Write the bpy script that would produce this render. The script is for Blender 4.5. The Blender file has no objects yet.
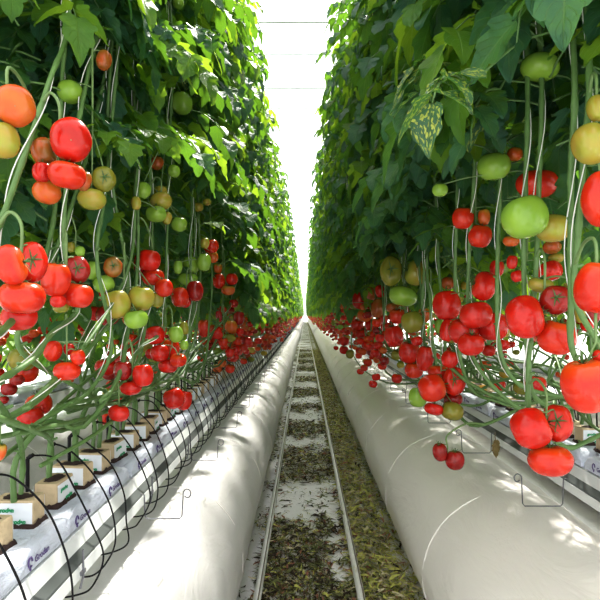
import bpy, math, random
import numpy as np
from mathutils import Vector, Matrix, noise
rnd = random.Random(7)
nr = np.random.RandomState(11)
C = bpy.context.scene.collection
F = 520.0; VX = 305.0; VY = 315.0; H = 1.5          # focal length in px, vanishing point, eye height
def at_x(px, py, X):                                # point seen at a pixel, at lateral distance X
    Y = F*X/(px-VX); return Vector((X, Y, H-(py-VY)*Y/F))
# ------------------------------------------------------------------ materials
def newmat(name):
    m = bpy.data.materials.new(name); m.use_nodes = True
    nt = m.node_tree; nt.nodes.clear()
    return m, nt
def N(nt, t, **kw):
    n = nt.nodes.new(t)
    for k, v in kw.items():
        if k.startswith('_'): setattr(n, k[1:], v)
        else: n.inputs[k.replace('__', ' ')].default_value = v
    return n
def ramp(nt, fac, stops):
    r = nt.nodes.new('ShaderNodeValToRGB'); e = r.color_ramp.elements
    e[0].position = stops[0][0]; e[0].color = (*stops[0][1], 1)
    e[1].position = stops[-1][0]; e[1].color = (*stops[-1][1], 1)
    for p, c in stops[1:-1]:
        q = e.new(p); q.color = (*c, 1)
    nt.links.new(fac, r.inputs[0]); return r.outputs[0]
def mix(nt, fac, a, b, mode='MIX'):
    m = nt.nodes.new('ShaderNodeMix'); m.data_type = 'RGBA'; m.blend_type = mode
    for s, v in ((0, fac), (6, a), (7, b)):
        if hasattr(v, 'links'): nt.links.new(v, m.inputs[s])
        else: m.inputs[s].default_value = v if s == 0 else (*v, 1)
    return m.outputs[2]
def math_(nt, op, a, b=None, c=None):
    m = nt.nodes.new('ShaderNodeMath'); m.operation = op
    for i, v in enumerate((a, b, c)):
        if v is None: continue
        if hasattr(v, 'links'): nt.links.new(v, m.inputs[i])
        else: m.inputs[i].default_value = v
    return m.outputs[0]
def coords(nt, kind='Object'):
    return nt.nodes.new('ShaderNodeTexCoord').outputs[kind]
def wpos(nt): return nt.nodes.new('ShaderNodeNewGeometry').outputs['Position']
def nz(nt, vec, scale, detail=3, rough=.55, out='Fac', dist=0):
    n = nt.nodes.new('ShaderNodeTexNoise'); n.inputs['Scale'].default_value = scale
    n.inputs['Detail'].default_value = detail; n.inputs['Roughness'].default_value = rough
    n.inputs['Distortion'].default_value = dist
    if vec is not None: nt.links.new(vec, n.inputs['Vector'])
    return n.outputs[out]
def bsdf(nt, col, rough=.5, metal=0, spec=.5, bump=None, bs=.3, bd=.01, **kw):
    p = nt.nodes.new('ShaderNodeBsdfPrincipled')
    if hasattr(col, 'links'): nt.links.new(col, p.inputs['Base Color'])
    else: p.inputs['Base Color'].default_value = (*col, 1)
    if hasattr(rough, 'links'): nt.links.new(rough, p.inputs['Roughness'])
    else: p.inputs['Roughness'].default_value = rough
    p.inputs['Metallic'].default_value = metal; p.inputs['Specular IOR Level'].default_value = spec
    for k, v in kw.items(): p.inputs[k.replace('_', ' ')].default_value = v
    if bump is not None:
        b = nt.nodes.new('ShaderNodeBump'); b.inputs['Strength'].default_value = bs; b.inputs['Distance'].default_value = bd
        nt.links.new(bump, b.inputs['Height']); nt.links.new(b.outputs[0], p.inputs['Normal'])
    return p
def outp(nt, sh):
    o = nt.nodes.new('ShaderNodeOutputMaterial'); nt.links.new(sh, o.inputs[0])
def simple(name, col, rough=.5, metal=0, var=.12, scale=12, bs=0, spec=.5):
    m, nt = newmat(name); v = wpos(nt); f = nz(nt, v, scale)
    c = mix(nt, f, tuple(x*(1-var) for x in col), tuple(min(1, x*(1+var)) for x in col))
    p = bsdf(nt, c, rough, metal, spec, f if bs else None, bs); outp(nt, p.outputs[0]); return m

def leaf_mat(name, dark, mid, light, trans, mottled=0., blue=.5, tfac=.34):
    m, nt = newmat(name)
    uv = coords(nt, 'UV'); sep = nt.nodes.new('ShaderNodeSeparateXYZ'); nt.links.new(uv, sep.inputs[0])
    u, v = sep.outputs[0], sep.outputs[1]
    au = math_(nt, 'ABSOLUTE', math_(nt, 'SUBTRACT', u, .5))
    st = math_(nt, 'SUBTRACT', math_(nt, 'MULTIPLY', v, 7.0), math_(nt, 'MULTIPLY', au, 5.0))
    tri = math_(nt, 'ABSOLUTE', math_(nt, 'SUBTRACT', math_(nt, 'FRACT', st), .5))       # 0 at a side vein
    side = math_(nt, 'SUBTRACT', 1, math_(nt, 'MINIMUM', math_(nt, 'MULTIPLY', tri, 9), 1))
    midr = math_(nt, 'SUBTRACT', 1, math_(nt, 'MINIMUM', math_(nt, 'MULTIPLY', au, 28), 1))
    vein = math_(nt, 'MAXIMUM', math_(nt, 'MULTIPLY', side, .6), midr)
    pos = wpos(nt)
    big = nz(nt, pos, 3.2, 2); fine = nz(nt, pos, 26, 3)
    f = math_(nt, 'ADD', math_(nt, 'MULTIPLY', big, .6), math_(nt, 'MULTIPLY', fine, .55))
    c = ramp(nt, f, [(.36, dark), (.56, mid), (.78, light)])
    c = mix(nt, math_(nt, 'MULTIPLY', vein, .35), c, (.22, .34, .12))
    if mottled:
        cell = nz(nt, uv, 9.0, 1)
        mk = math_(nt, 'GREATER_THAN', cell, .545)
        mk = math_(nt, 'MULTIPLY', mk, math_(nt, 'SUBTRACT', 1, vein))
        mk = math_(nt, 'MULTIPLY', mk, mottled)
        c = mix(nt, mk, c, (.46, .50, .07))
    blister = nz(nt, pos, 90, 2)
    hgt = math_(nt, 'SUBTRACT', math_(nt, 'MULTIPLY', blister, .6), math_(nt, 'MULTIPLY', vein, 1.0))
    p = bsdf(nt, c, .48, 0, blue, hgt, .65, .004)
    t = nt.nodes.new('ShaderNodeBsdfTranslucent')
    tc = mix(nt, fine, trans, tuple(x*.75 for x in trans)); nt.links.new(tc, t.inputs[0])
    ms = nt.nodes.new('ShaderNodeMixShader'); ms.inputs[0].default_value = tfac
    nt.links.new(p.outputs[0], ms.inputs[1]); nt.links.new(t.outputs[0], ms.inputs[2]); outp(nt, ms.outputs[0]); return m
M = {}
M['leaf'] = leaf_mat('tomato_leaf', (.008, .040, .032), (.022, .095, .056), (.050, .16, .048), (.22, .46, .03), tfac=.40, blue=.35)
M['leaf_light'] = leaf_mat('young_and_lit_leaf', (.02, .07, .015), (.045, .14, .02), (.09, .22, .035), (.42, .66, .04), tfac=.5, blue=.35)  # pale leaf; in the further-left mass it also stands in for lit specks
M['leaf_spot'] = leaf_mat('mottled_leaf', (.012, .05, .032), (.028, .10, .05), (.05, .15, .06), (.14, .36, .04), mottled=.75)
M['stem'] = simple('stem_skin', (.105, .20, .06), .5, 0, .4, 30, .2)
M['stem_pale'] = simple('truss_skin', (.15, .24, .085), .55, 0, .3, 40, .2)
M['twine'] = simple('white_twine', (.8, .8, .76), .8, 0, .05)
M['withered'] = simple('withered_leaf', (.16, .12, .04), .8, 0, .4, 40)

def fruit(name, a, b, top, amount=.5):
    m, nt = newmat(name); o = coords(nt, 'Object'); sep = nt.nodes.new('ShaderNodeSeparateXYZ'); nt.links.new(o, sep.inputs[0])
    n1 = nz(nt, o, 1.6, 2); n2 = nz(nt, o, 14, 2)
    c = mix(nt, ramp(nt, n1, [(.35, (0, 0, 0)), (.65, (1, 1, 1))]), a, b)
    sh = math_(nt, 'ADD', math_(nt, 'MULTIPLY', sep.outputs[2], 1.7), math_(nt, 'MULTIPLY', n1, .5))
    shf = ramp(nt, sh, [(.55, (0, 0, 0)), (1.1 if amount < .3 else .95, (amount,)*3)])
    c = mix(nt, shf, c, top)
    c = mix(nt, math_(nt, 'MULTIPLY', n2, .04), c, (.6, .35, .12))
    p = bsdf(nt, c, .22, 0, .40, n2, .04, .01, Coat_Weight=.06, Coat_Roughness=.1, Subsurface_Weight=.0, Subsurface_Scale=.01)
    p.inputs['Subsurface Radius'].default_value = (1, .3, .12)
    outp(nt, p.outputs[0]); return m
FR = {
 'R': fruit('ripe_red', (.56, .008, .004), (.40, .005, .004), (.60, .022, .004), .5),
 'D': fruit('deep_red', (.30, .004, .006), (.20, .003, .005), (.34, .01, .005), .4),
 'O': fruit('orange_red', (.58, .024, .004), (.46, .010, .004), (.60, .11, .008), .5),
 'K': fruit('breaker_orange', (.52, .07, .010), (.48, .12, .016), (.38, .30, .035), .9),
 'B': fruit('turning_brown', (.40, .07, .014), (.26, .085, .014), (.22, .16, .03), .7),
 'L': fruit('olive', (.24, .20, .022), (.17, .19, .022), (.14, .17, .02), .6),
 'Y': fruit('yellow_green', (.29, .31, .04), (.35, .25, .04), (.19, .27, .03), .5),
 'G': fruit('unripe_green', (.24, .40, .045), (.20, .36, .05), (.12, .26, .03), .5)}
CW = {'R': 'bright red', 'D': 'deep red', 'O': 'orange-red', 'K': 'ripening orange', 'B': 'brownish half-ripe', 'L': 'olive half-ripe', 'Y': 'yellow-green', 'G': 'green unripe'}
M['scar'] = simple('blossom_scar', (.25, .17, .08), .8)
M['calyx'] = simple('calyx_green', (.06, .13, .03), .6, 0, .3, 60)

def film(name, base, rough, stretch=(3, .6, 3), bs=.5, trans=.0):
    m, nt = newmat(name); v = wpos(nt)
    mp = N(nt, 'ShaderNodeMapping'); mp.inputs['Scale'].default_value = stretch; nt.links.new(v, mp.inputs[0])
    w = nz(nt, mp.outputs[0], 2.2, 5, .6, dist=1.2); g = nz(nt, v, 1.3, 3)
    c = mix(nt, g, tuple(x*.9 for x in base), base)
    r = nt.nodes.new('ShaderNodeMapRange'); r.inputs[3].default_value = rough-.1; r.inputs[4].default_value = rough+.16; nt.links.new(w, r.inputs[0])
    p = bsdf(nt, c, r.outputs[0], 0, .5, w, bs, .03)
    outp(nt, p.outputs[0]); return m
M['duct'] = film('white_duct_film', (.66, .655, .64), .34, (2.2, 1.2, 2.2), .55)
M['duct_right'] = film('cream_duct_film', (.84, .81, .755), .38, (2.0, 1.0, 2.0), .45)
M['seam'] = simple('duct_crease', (.9, .88, .84), .3, 0, .03)
M['slab'] = film('slab_film', (.64, .69, .79), .30, (14, 5, 14), .6)
M['gutter'] = simple('gutter_white_steel', (.70, .73, .72), .4, .0, .06, 6)
M['gutter_dark'] = simple('gutter_groove_shade', (.11, .125, .12), .5, .2, .1, 6)  # recess shade given as a dark colour
M['wire'] = simple('galvanised_wire', (.16, .165, .18), .45, .4)
M['black'] = simple('black_drip_hose', (.004, .004, .005), .4, 0, .2, spec=.2)
M['rail'] = simple('rail_paint', (.84, .84, .81), .38, .15, .16, 22)
M['rail_side'] = simple('rail_worn', (.16, .13, .10), .6, .2, .4, 30)
M['wool'] = simple('rockwool', (.52, .42, .27), .95, 0, .16, 60, .4)
M['paper'] = simple('white_wrap', (.74, .78, .82), .35, 0, .05, 20)
M['soil'] = simple('dark_wet_roots', (.035, .018, .014), .9, 0, .5, 90, .5)
M['ink_green'] = simple('ink_green', (.02, .30, .12), .6)
M['ink_purple'] = simple('ink_purple', (.10, .07, .20), .6)
M['tag'] = simple('amber_tag', (.75, .38, .04), .5)
def floor_mat():
    m, nt = newmat('ground_cloth'); v = wpos(nt); sep = nt.nodes.new('ShaderNodeSeparateXYZ'); nt.links.new(v, sep.inputs[0])
    fine = nz(nt, v, 34, 6, .75); patch = nz(nt, v, 1.1, 3)
    sx = N(nt, 'ShaderNodeMapping'); sx.inputs['Scale'].default_value = (.4, .8, 1); nt.links.new(v, sx.inputs[0])
    patch = nz(nt, sx.outputs[0], 1.5, 3, .6)
    x = sep.outputs[0]; y = sep.outputs[1]
    right = ramp(nt, math_(nt, 'MULTIPLY_ADD', x, 1, .5), [(.73, (0, 0, 0)), (.80, (1, 1, 1)), (1.08, (1, 1, 1)), (1.2, (.3,)*3)])
    far = ramp(nt, math_(nt, 'MULTIPLY', y, .02), [(.18, (0, 0, 0)), (.34, (1, 1, 1))])
    pm = ramp(nt, math_(nt, 'MULTIPLY_ADD', fine, .35, math_(nt, 'MULTIPLY', patch, .8)), [(.54, (0, 0, 0)), (.58, (1, 1, 1))])
    mk = math_(nt, 'MAXIMUM', math_(nt, 'MULTIPLY', pm, .8), math_(nt, 'MULTIPLY', right, .9))
    deb = ramp(nt, fine, [(.38, (.05, .045, .02)), (.5, (.16, .16, .06)), (.62, (.32, .30, .13))])
    debr = ramp(nt, fine, [(.38, (.12, .12, .04)), (.5, (.34, .34, .12)), (.62, (.60, .56, .26))]); deb = mix(nt, right, deb, debr)
    cloth = ramp(nt, nz(nt, v, 7, 4), [(.25, (.84, .84, .84)), (.5, (.96, .96, .96))])
    outside = math_(nt, 'LESS_THAN', math_(nt, 'ABSOLUTE', math_(nt, 'SUBTRACT', x, .12)), .62)
    c = mix(nt, math_(nt, 'MULTIPLY', math_(nt, 'MULTIPLY', mk, outside), far), cloth, deb)
    p = bsdf(nt, c, .95, 0, .0, fine, .3, .02); p.inputs['IOR'].default_value = 1.02; outp(nt, p.outputs[0]); return m
M['floor'] = floor_mat()
def debris_mat(name, cols):
    m, nt = newmat(name); v = wpos(nt)
    f = nz(nt, v, 75, 2, .6)
    n2 = nz(nt, v, 2.5, 2); f = math_(nt, 'ADD', math_(nt, 'MULTIPLY', f, .75), math_(nt, 'MULTIPLY', n2, .3))
    c = ramp(nt, f, cols); p = bsdf(nt, c, .75, 0, .3); outp(nt, p.outputs[0]); return m
M['debris'] = debris_mat('dried_leaf_litter', [(.36, (.035, .03, .02)), (.47, (.10, .10, .045)), (.54, (.19, .22, .08)), (.60, (.30, .16, .10)), (.68, (.46, .45, .22))])
M['debris_y'] = debris_mat('yellowed_leaf_litter', [(.36, (.07, .07, .03)), (.46, (.20, .21, .05)), (.54, (.34, .36, .10)), (.60, (.44, .28, .12)), (.68, (.66, .62, .30))])
def glass():
    m, nt = newmat('diffuse_greenhouse_glass')
    t = nt.nodes.new('ShaderNodeBsdfTransparent'); t.inputs[0].default_value = (.97, .98, 1, 1)
    d = nt.nodes.new('ShaderNodeBsdfTranslucent'); d.inputs[0].default_value = (.95, .97, 1, 1)
    ms = nt.nodes.new('ShaderNodeMixShader'); ms.inputs[0].default_value = .22
    nt.links.new(t.outputs[0], ms.inputs[1]); nt.links.new(d.outputs[0], ms.inputs[2]); outp(nt, ms.outputs[0]); return m
M['glass'] = glass()
M['bar'] = simple('roof_bar_aluminium', (.75, .78, .8), .4, .3)
M['wall'] = simple('white_gable', (.8, .82, .82), .6)

# ------------------------------------------------------------------ mesh helpers
class MB:
    def __init__(s): s.v = []; s.q = []; s.uv = []; s.mi = []; s.n = 0
    def add(s, v, q, mi=0, uv=None):
        v = np.asarray(v, float); q = np.asarray(q, int)
        s.v.append(v); s.q.append(q+s.n); s.n += len(v)
        s.mi.append(np.full(len(q), mi)); s.uv.append(np.zeros((len(v), 2)) if uv is None else uv)
        return s
    def tube(s, pts, rad, sides=6, mi=0, cap=False):
        P = np.asarray(pts, float); n = len(P)
        R = np.full(n, rad) if np.isscalar(rad) else np.asarray(rad, float)
        T = np.gradient(P, axis=0); T /= np.linalg.norm(T, axis=1)[:, None]+1e-12
        ref = np.array([0, 0, 1.]) if abs(T[0][2]) < .8 else np.array([1., 0, 0])
        a = np.cross(T[0], ref); a /= np.linalg.norm(a)
        ang = np.linspace(0, 2*math.pi, sides, endpoint=False); V = []
        for i in range(n):
            a = a-T[i]*a.dot(T[i]); a /= np.linalg.norm(a)+1e-12; b = np.cross(T[i], a)
            V.append(P[i]+R[i]*(np.cos(ang)[:, None]*a+np.sin(ang)[:, None]*b))
        V = np.concatenate(V); q = []
        for i in range(n-1):
            for j in range(sides):
                k = (j+1) % sides; q.append((i*sides+j, i*sides+k, (i+1)*sides+k, (i+1)*sides+j))
        uv = np.full((len(V), 2), .5); s.add(V, q, mi, uv)
        if cap:
            for i0, r in ((0, -1), (n-1, 1)):
                c = P[i0]; ring = V[i0*sides:(i0+1)*sides]; VV = np.concatenate([ring, [c]])
                s.add(VV, [(j, (j+1) % sides, sides, sides) for j in range(sides)], mi)
        return s
    def box(s, x0, x1, y0, y1, z0, z1, mi=0):
        v = [(x, y, z) for x in (x0, x1) for y in (y0, y1) for z in (z0, z1)]
        return s.add(v, [(0, 1, 3, 2), (4, 6, 7, 5), (0, 4, 5, 1), (2, 3, 7, 6), (0, 2, 6, 4), (1, 5, 7, 3)], mi)
    def mesh(s, name, mats, smooth=True):
        V = np.concatenate(s.v); Q = np.concatenate(s.q); MI = np.concatenate(s.mi); UV = np.concatenate(s.uv)
        tri = Q[:, 2] == Q[:, 3]
        me = bpy.data.meshes.new(name)
        cnt = np.where(tri, 3, 4); tot = int(cnt.sum())
        start = np.concatenate([[0], np.cumsum(cnt)[:-1]])
        mask = np.ones(Q.shape, bool); mask[tri, 3] = False
        loops = Q[mask]
        me.vertices.add(len(V)); me.vertices.foreach_set('co', V.ravel())
        me.loops.add(tot); me.loops.foreach_set('vertex_index', loops.astype(np.int32))
        me.polygons.add(len(Q)); me.polygons.foreach_set('loop_start', start.astype(np.int32))
        me.polygons.foreach_set('loop_total', cnt.astype(np.int32))
        me.polygons.foreach_set('material_index', MI.astype(np.int32))
        me.polygons.foreach_set('use_smooth', np.full(len(Q), smooth))
        ul = me.uv_layers.new(name='uv'); ul.data.foreach_set('uv', UV[loops].ravel())
        for m in (mats if isinstance(mats, (list, tuple)) else [mats]): me.materials.append(m)
        me.update(calc_edges=True); me.validate(); return me
def catmull(P, k=6):
    P = np.asarray([tuple(p) for p in P], float); Q = np.vstack([2*P[0]-P[1], P, 2*P[-1]-P[-2]]); out = []
    for i in range(len(P)-1):
        a, b, c, d = Q[i:i+4]
        for t in np.arange(k)/k:
            out.append(.5*((2*b)+(c-a)*t+(2*a-5*b+4*c-d)*t*t+(3*b-a-3*c+d)*t**3))
    out.append(P[-1]); return np.array(out)
def obj(name, me, parent=None, loc=(0, 0, 0), rot=None, scale=None):
    o = bpy.data.objects.new(name, me); C.objects.link(o); o.location = loc
    if rot is not None: o.rotation_euler = rot
    if scale is not None: o.scale = scale
    if parent is not None: o.parent = parent
    return o
def tag(o, label, cat, group=None, kind=None):
    if label: o['label'] = label
    if cat: o['category'] = cat
    if group: o['group'] = group
    if kind: o['kind'] = kind
    return o
def empty(name, loc=(0, 0, 0), rot=None): return obj(name, None, None, loc, rot)
def struct(name, me, **k):
    o = obj(name, me, **k); o['kind'] = 'structure'; return o
def extrude_y(prof, y0, y1, mb, mi=0, ny=1, close=True):
    n = len(prof); ys = np.linspace(y0, y1, ny+1)
    V = [(x, y, z) for y in ys for x, z in prof]; q = []
    m = n if close else n-1
    for i in range(ny):
        for j in range(m):
            k = (j+1) % n; q.append((i*n+j, i*n+k, (i+1)*n+k, (i+1)*n+j))
    return mb.add(V, q, mi)
ORD = ['first', 'second', 'third', 'fourth', 'fifth', 'sixth', 'seventh', 'eighth', 'ninth', 'tenth', 'eleventh', 'twelfth', 'thirteenth', 'fourteenth', 'fifteenth', 'sixteenth']

# ------------------------------------------------------------------ setting
END = 108.0
mb = MB(); mb.add([(-7, -1.5, 0), (7, -1.5, 0), (7, END, 0), (-7, END, 0)], [(0, 1, 2, 3)])
struct('floor', mb.mesh('floor', M['floor'], False))
RZ = 6.0
mb = MB(); mb.add([(-7, -1.5, RZ+.12), (7, -1.5, RZ+.12), (7, END, RZ+.12), (-7, END, RZ+.12)], [(0, 1, 2, 3)])
struct('ceiling', mb.mesh('ceiling', M['glass'], False))
mb = MB(); mb.box(-7, 7, END, END+.05, 0, RZ+.1)
struct('wall_back', mb.mesh('wall_back', M['wall'], False))
k = 0
for i in range(46):
    y = 2.0+1.16*i+(.17 if i % 2 else 0)
    if i > 22: y = 27.5+(i-22)*3.4
    mb = MB(); t = .016+.0016*min(y, 30)*.5; mb.box(-7, 7, y-t, y+t, RZ-.02, RZ+.04); k += 1
    struct('trim_%d' % k, mb.mesh('roof_bar', M['bar'], False))

# rails ------------------------------------------------------------
def rail(x, label):
    r = empty('pipe_rail', (x, 0, 0)); tag(r, label, 'rail', 'heating pipe rails in the path')
    mb = MB(); R = .021
    prof = [(R*math.cos(a)*1.0, .062+R*math.sin(a)) for a in np.linspace(0, 2*math.pi, 14, endpoint=False)]
    extrude_y(prof, -1, END-2, mb, 0, 40); pp_ = obj('pipe', mb.mesh('pipe', M['rail']), r)
    mb = MB(); mb.box(.006, .0125, -1, 30, .0815, .0838); obj('worn_stripe', mb.mesh('worn_stripe', M['rail_side'], False), pp_)
    foot = MB(); foot.box(-.05, .05, -.02, .02, 0, .006); foot.box(-.008, .008, -.012, .012, .006, .045)
    fm = foot.mesh('rail_foot', M['rail_side'], False)
    for j in range(14): obj('rail_foot', fm, r, (0, 2.45+j*1.0, 0))
    joint = MB(); pr = [((R+.003)*math.cos(a), .062+(R+.003)*math.sin(a)) for a in np.linspace(0, 2*math.pi, 14, endpoint=False)]
    extrude_y(pr, -.03, .03, joint); jm = joint.mesh('joint_sleeve', M['rail'])
    for j in range(4): obj('joint_sleeve', jm, pp_, (0, 3.6+j*3, 0))
rail(-.243, 'white steel pipe rail on the left side of the littered path')
rail(.287, 'white steel pipe rail on the right side of the path, beside the thick leaf litter')

# ducts ------------------------------------------------------------
def duct(cx, cz, r, mat, label, ycount, s, shift=0):
    d = empty('film_duct', (cx, 0, 0)); tag(d, label, 'duct', 'inflated air ducts under the gutters')
    mb = MB(); na = 40; ys = list(np.arange(.2, 9, .05))+list(np.arange(9, 30, .35))+list(np.arange(30, END-1, 4)); V = []; q = []
    for y in ys:
        for a in np.linspace(0, 2*math.pi, na, endpoint=False):
            # creases gather near each seam ring
            g = math.exp(-((((y+shift) % 1.05)-.52)/.12)**2)
            w = .004*math.sin(a*9+y*2)+.006*noise.noise((math.cos(a)*2.5, y*1.6, math.sin(a)*2.5+cx*3))+.005*g*math.sin(a*17+y*30)
            if y > 9: w = 0
            V.append(((r+w)*math.cos(a), y, max(.003, cz+(r+w)*math.sin(a))))
    for i in range(len(ys)-1):
        for j in range(na):
            k2 = (j+1) % na; q.append((i*na+j, i*na+k2, (i+1)*na+k2, (i+1)*na+j))
    mb.add(V, q); fl_ = obj('film', mb.mesh('duct_film', mat), d)
    ring = MB(); aa = np.linspace(-.3, math.pi+.3, 40)
    P = [((r+.0005)*math.cos(a), (.035*math.sin(a)*s), cz+(r+.0005)*math.sin(a)) for a in aa]
    ring.tube(P, .0034 if s < 0 else .0018, 6); rm = ring.mesh('seam_ring', M['seam'])
    for j in range(ycount): obj('seam_ring', rm, fl_, (0, 1.40+j*1.05-shift, 0))
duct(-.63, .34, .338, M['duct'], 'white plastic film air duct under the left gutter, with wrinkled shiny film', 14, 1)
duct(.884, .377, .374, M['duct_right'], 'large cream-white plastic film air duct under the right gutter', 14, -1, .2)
duct(-1.98, .34, .33, M['duct'], 'white film air duct of the next row, seen behind the left blocks', 3, 1, .1)
duct(2.36, .36, .36, M['duct_right'], 'film air duct of the next row beyond the right gutter', 3, -1, .3)

# gutters ----------------------------------------------------------
def gutter(fx, label, name='growing_gutter'):
    g = empty(name, (0, 0, 0)); tag(g, label, 'gutter', 'raised growing gutters')
    def P(pr): return [(fx(x), z) for x, z in pr]
    mb = MB()
    extrude_y(P([(-.57, .83), (-.572, .862), (-.583, .862), (-.602, .885), (-.592, .888), (-.606, .924), (-.835, .924), (-.84, .83), (-.60, .825)]), .3, END-3, mb, 0, 30)
    sp_ = obj('steel_profile', mb.mesh('steel_profile', M['gutter'], False), g)
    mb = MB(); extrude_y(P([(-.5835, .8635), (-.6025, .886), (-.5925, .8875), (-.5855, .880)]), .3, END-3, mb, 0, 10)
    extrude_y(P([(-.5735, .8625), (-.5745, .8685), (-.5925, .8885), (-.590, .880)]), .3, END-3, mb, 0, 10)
    obj('shadow_groove', mb.mesh('shadow_groove', M['gutter_dark'], False), sp_)  # dark strips paint the shade of the recess into the gutter
    leg = MB(); leg.box(fx(-.70)-.012, fx(-.70)+.012, -.012, .012, 0, .825)
    lm = leg.mesh('support_post', M['gutter'], False)
    return g
fL = lambda x: x
fR = lambda x: .43-x
fL2 = lambda x: -2.67-x          # the next row to the left shows its other side
fR2 = lambda x: 3.12+x
gutter(fL, 'long white steel growing gutter along the left side of the path')
gutter(fR, 'long grey-white steel growing gutter along the right side of the path')
gutter(fL2, 'growing gutter of the next row, seen behind the left row of blocks')
gutter(fR2, 'growing gutter of the next row, beyond the right row of plants')

# text meshes -------------------------------------------------------
def word(txt, size, mat, name, shear=0., bold=.0):
    cu = bpy.data.curves.new(name, 'FONT'); cu.body = txt; cu.size = size; cu.extrude = .0003; cu.shear = shear; cu.offset = bold
    cu.align_x = 'CENTER'; cu.resolution_u = 3; cu.materials.append(mat)
    o = bpy.data.objects.new('tmp', cu); C.objects.link(o); bpy.context.view_layer.update()
    me = bpy.data.meshes.new_from_object(o.evaluated_get(bpy.context.evaluated_depsgraph_get())); bpy.data.objects.remove(o)
    me.name = name; me.materials.clear(); me.materials.append(mat); return me
W_slab = word('Grodan', .021, M['ink_purple'], 'slab_print', 0, .0003)
W_block = word('grodan', .014, M['ink_green'], 'block_print', .15, .0008)
# the round leaf-like mark before the slab print
mb = MB(); mb.tube([(.008*math.cos(a), .011*math.sin(a), 0) for a in np.linspace(0, 5.4, 14)], .0022, 4); mb.tube([(0, -.011, 0), (0, -.018, 0)], .0022, 4)
LOGO = mb.mesh('print_mark', M['ink_purple'])

# slabs -------------------------------------------------------------
def slab_mesh(seed):
    mb = MB(); nx, ny = 10, 46; W, L, T = .205, .96, .064; V = []; prof = []
    # closed rounded profile
    for a in np.linspace(0, 2*math.pi, 28, endpoint=False):
        c, s = math.cos(a), math.sin(a); e = .28
        prof.append((W/2*math.copysign(abs(c)**e, c), T/2+T/2*math.copysign(abs(s)**e, s)))
    n = len(prof); ys = np.linspace(-L/2, L/2, ny)
    for y in ys:
        endf = min(1, (L/2-abs(y))/.035+.12)**.4
        for x, z in prof:
            w = .0035*noise.noise((x*20+seed, y*11, z*26))
            V.append((x*(1-.03*(1-endf))+w, y, z*endf if z > .01 else z))
    q = [(i*n+j, i*n+(j+1) % n, (i+1)*n+(j+1) % n, (i+1)*n+j) for i in range(ny-1) for j in range(n)]
    mb.add(V, q)
    for i0 in (0, ny-1):
        VV = V[i0*n:(i0+1)*n]+[(0, ys[i0], T*.3)]; mb.add(VV, [(j, (j+1) % n, n, n) for j in range(n)])
    return mb.mesh('slab_film', M['slab'])
SM = [slab_mesh(s) for s in (1, 5, 9)]
def slabs(cx, side, n, rowname, y0=1.32, words=True):
    for i in range(n):
        y = y0+i*.985
        s = obj('growing_slab', SM[i % 3], None, (cx, y, .924))
        lab = ('%s film-wrapped growing slab from the camera on the %s gutter' % (ORD[i], rowname)) if i < 8 else 'film-wrapped growing slab far along the %s gutter' % rowname
        tag(s, lab, 'growing slab', 'growing slabs on the %s gutter' % rowname)
        if words and i < 5:
            for k2 in range(4):
                t = obj('slab_lettering', W_slab, s, (side*.1045, (-.36+k2*.235)*side, .022), (math.pi/2, 0, side*math.pi/2))
                t = obj('printed_mark', LOGO, s, (side*.1045, (-.36+k2*.235-.052)*side, .032), (math.pi/2, 0, side*math.pi/2))
slabs(-.708, 1, 42, 'left')
slabs(1.138, -1, 42, 'right', 1.45)
slabs(-1.965, 1, 9, 'next left', 1.4, False)
slabs(2.415, -1, 9, 'next right', 2.6, False)

# blocks ------------------------------------------------------------
def rbox(a, h, b):
    mb = MB(); prof = []
    for x, y in ((1, 1), (-1, 1), (-1, -1), (1, -1)):
        for t in ((0, 1) if x*y > 0 else (1, 0)): prof.append((x*(a-(b if t == 0 else 0)) if 0 else x*(a-b*t), y*(a-b*(1-t))))
    n = 8; V = []
    for z, s in ((0, .97), (b, 1), (h-b, 1), (h, .97)):
        V += [(x*s, y*s, z) for x, y in prof]
    q = [(i*n+j, i*n+(j+1) % n, (i+1)*n+(j+1) % n, (i+1)*n+j) for i in range(3) for j in range(n)]
    mb.add(V, q); mb.add(V[-n:]+[(0, 0, h)], [(j, (j+1) % n, n, n) for j in range(n)]); return mb
_b = rbox(.05, .066, .005)
_b.v = [v*[1, .62, 1] for v in _b.v]
BODY = _b.mesh('rockwool_body', M['wool'], False)
WRAPS = []
for s in (-1, 1):
    V = []; q = []; mb = MB()
    for i in range(9):
        for j in range(5):
            x = -.049+.098*i/8; z = .006+.055*j/4; V.append((x, s*(.0318+.0012*noise.noise((x*60, s, z*60))), z))
    for i in range(8):
        for j in range(4): q.append((i*5+j, i*5+j+1, (i+1)*5+j+1, (i+1)*5+j))
    mb.add(V, q); WRAPS.append(mb.mesh('paper_wrap', M['paper']))
mb = MB(); V = [(0, 0, .008)]; n = 26
for i in range(n):
    a = 2*math.pi*i/n; r = .036+.012*noise.noise((math.cos(a)*2, math.sin(a)*2, 3)); V.append((r*math.cos(a), r*math.sin(a)*.62, 0.001))
mb.add(V, [(0, 1+i, 1+(i+1) % n, 1+(i+1) % n) for i in range(n)]); SOIL = mb.mesh('wet_top', M['soil'])
mb = MB(); V = []
for i in range(40):
    a = 2*math.pi*i/40; c, s2 = math.cos(a), math.sin(a); k2 = .053/max(abs(c), abs(s2)); 
    V += [(c*k2, s2*k2*.62, .012+.008*noise.noise((c*9, s2*9, 1))), (c*(k2+.003+.012*abs(noise.noise((c*7, s2*7, 0)))), s2*(k2*.62+.003+.012*abs(noise.noise((c*5, s2*8, 4)))), .001)]
mb.add(V, [(2*i, 2*i+1, (2*i+3) % 80, (2*i+2) % 80) for i in range(40)]); ROOT = mb.mesh('dark_roots', M['soil'])
BLOCKS = {}
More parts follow.
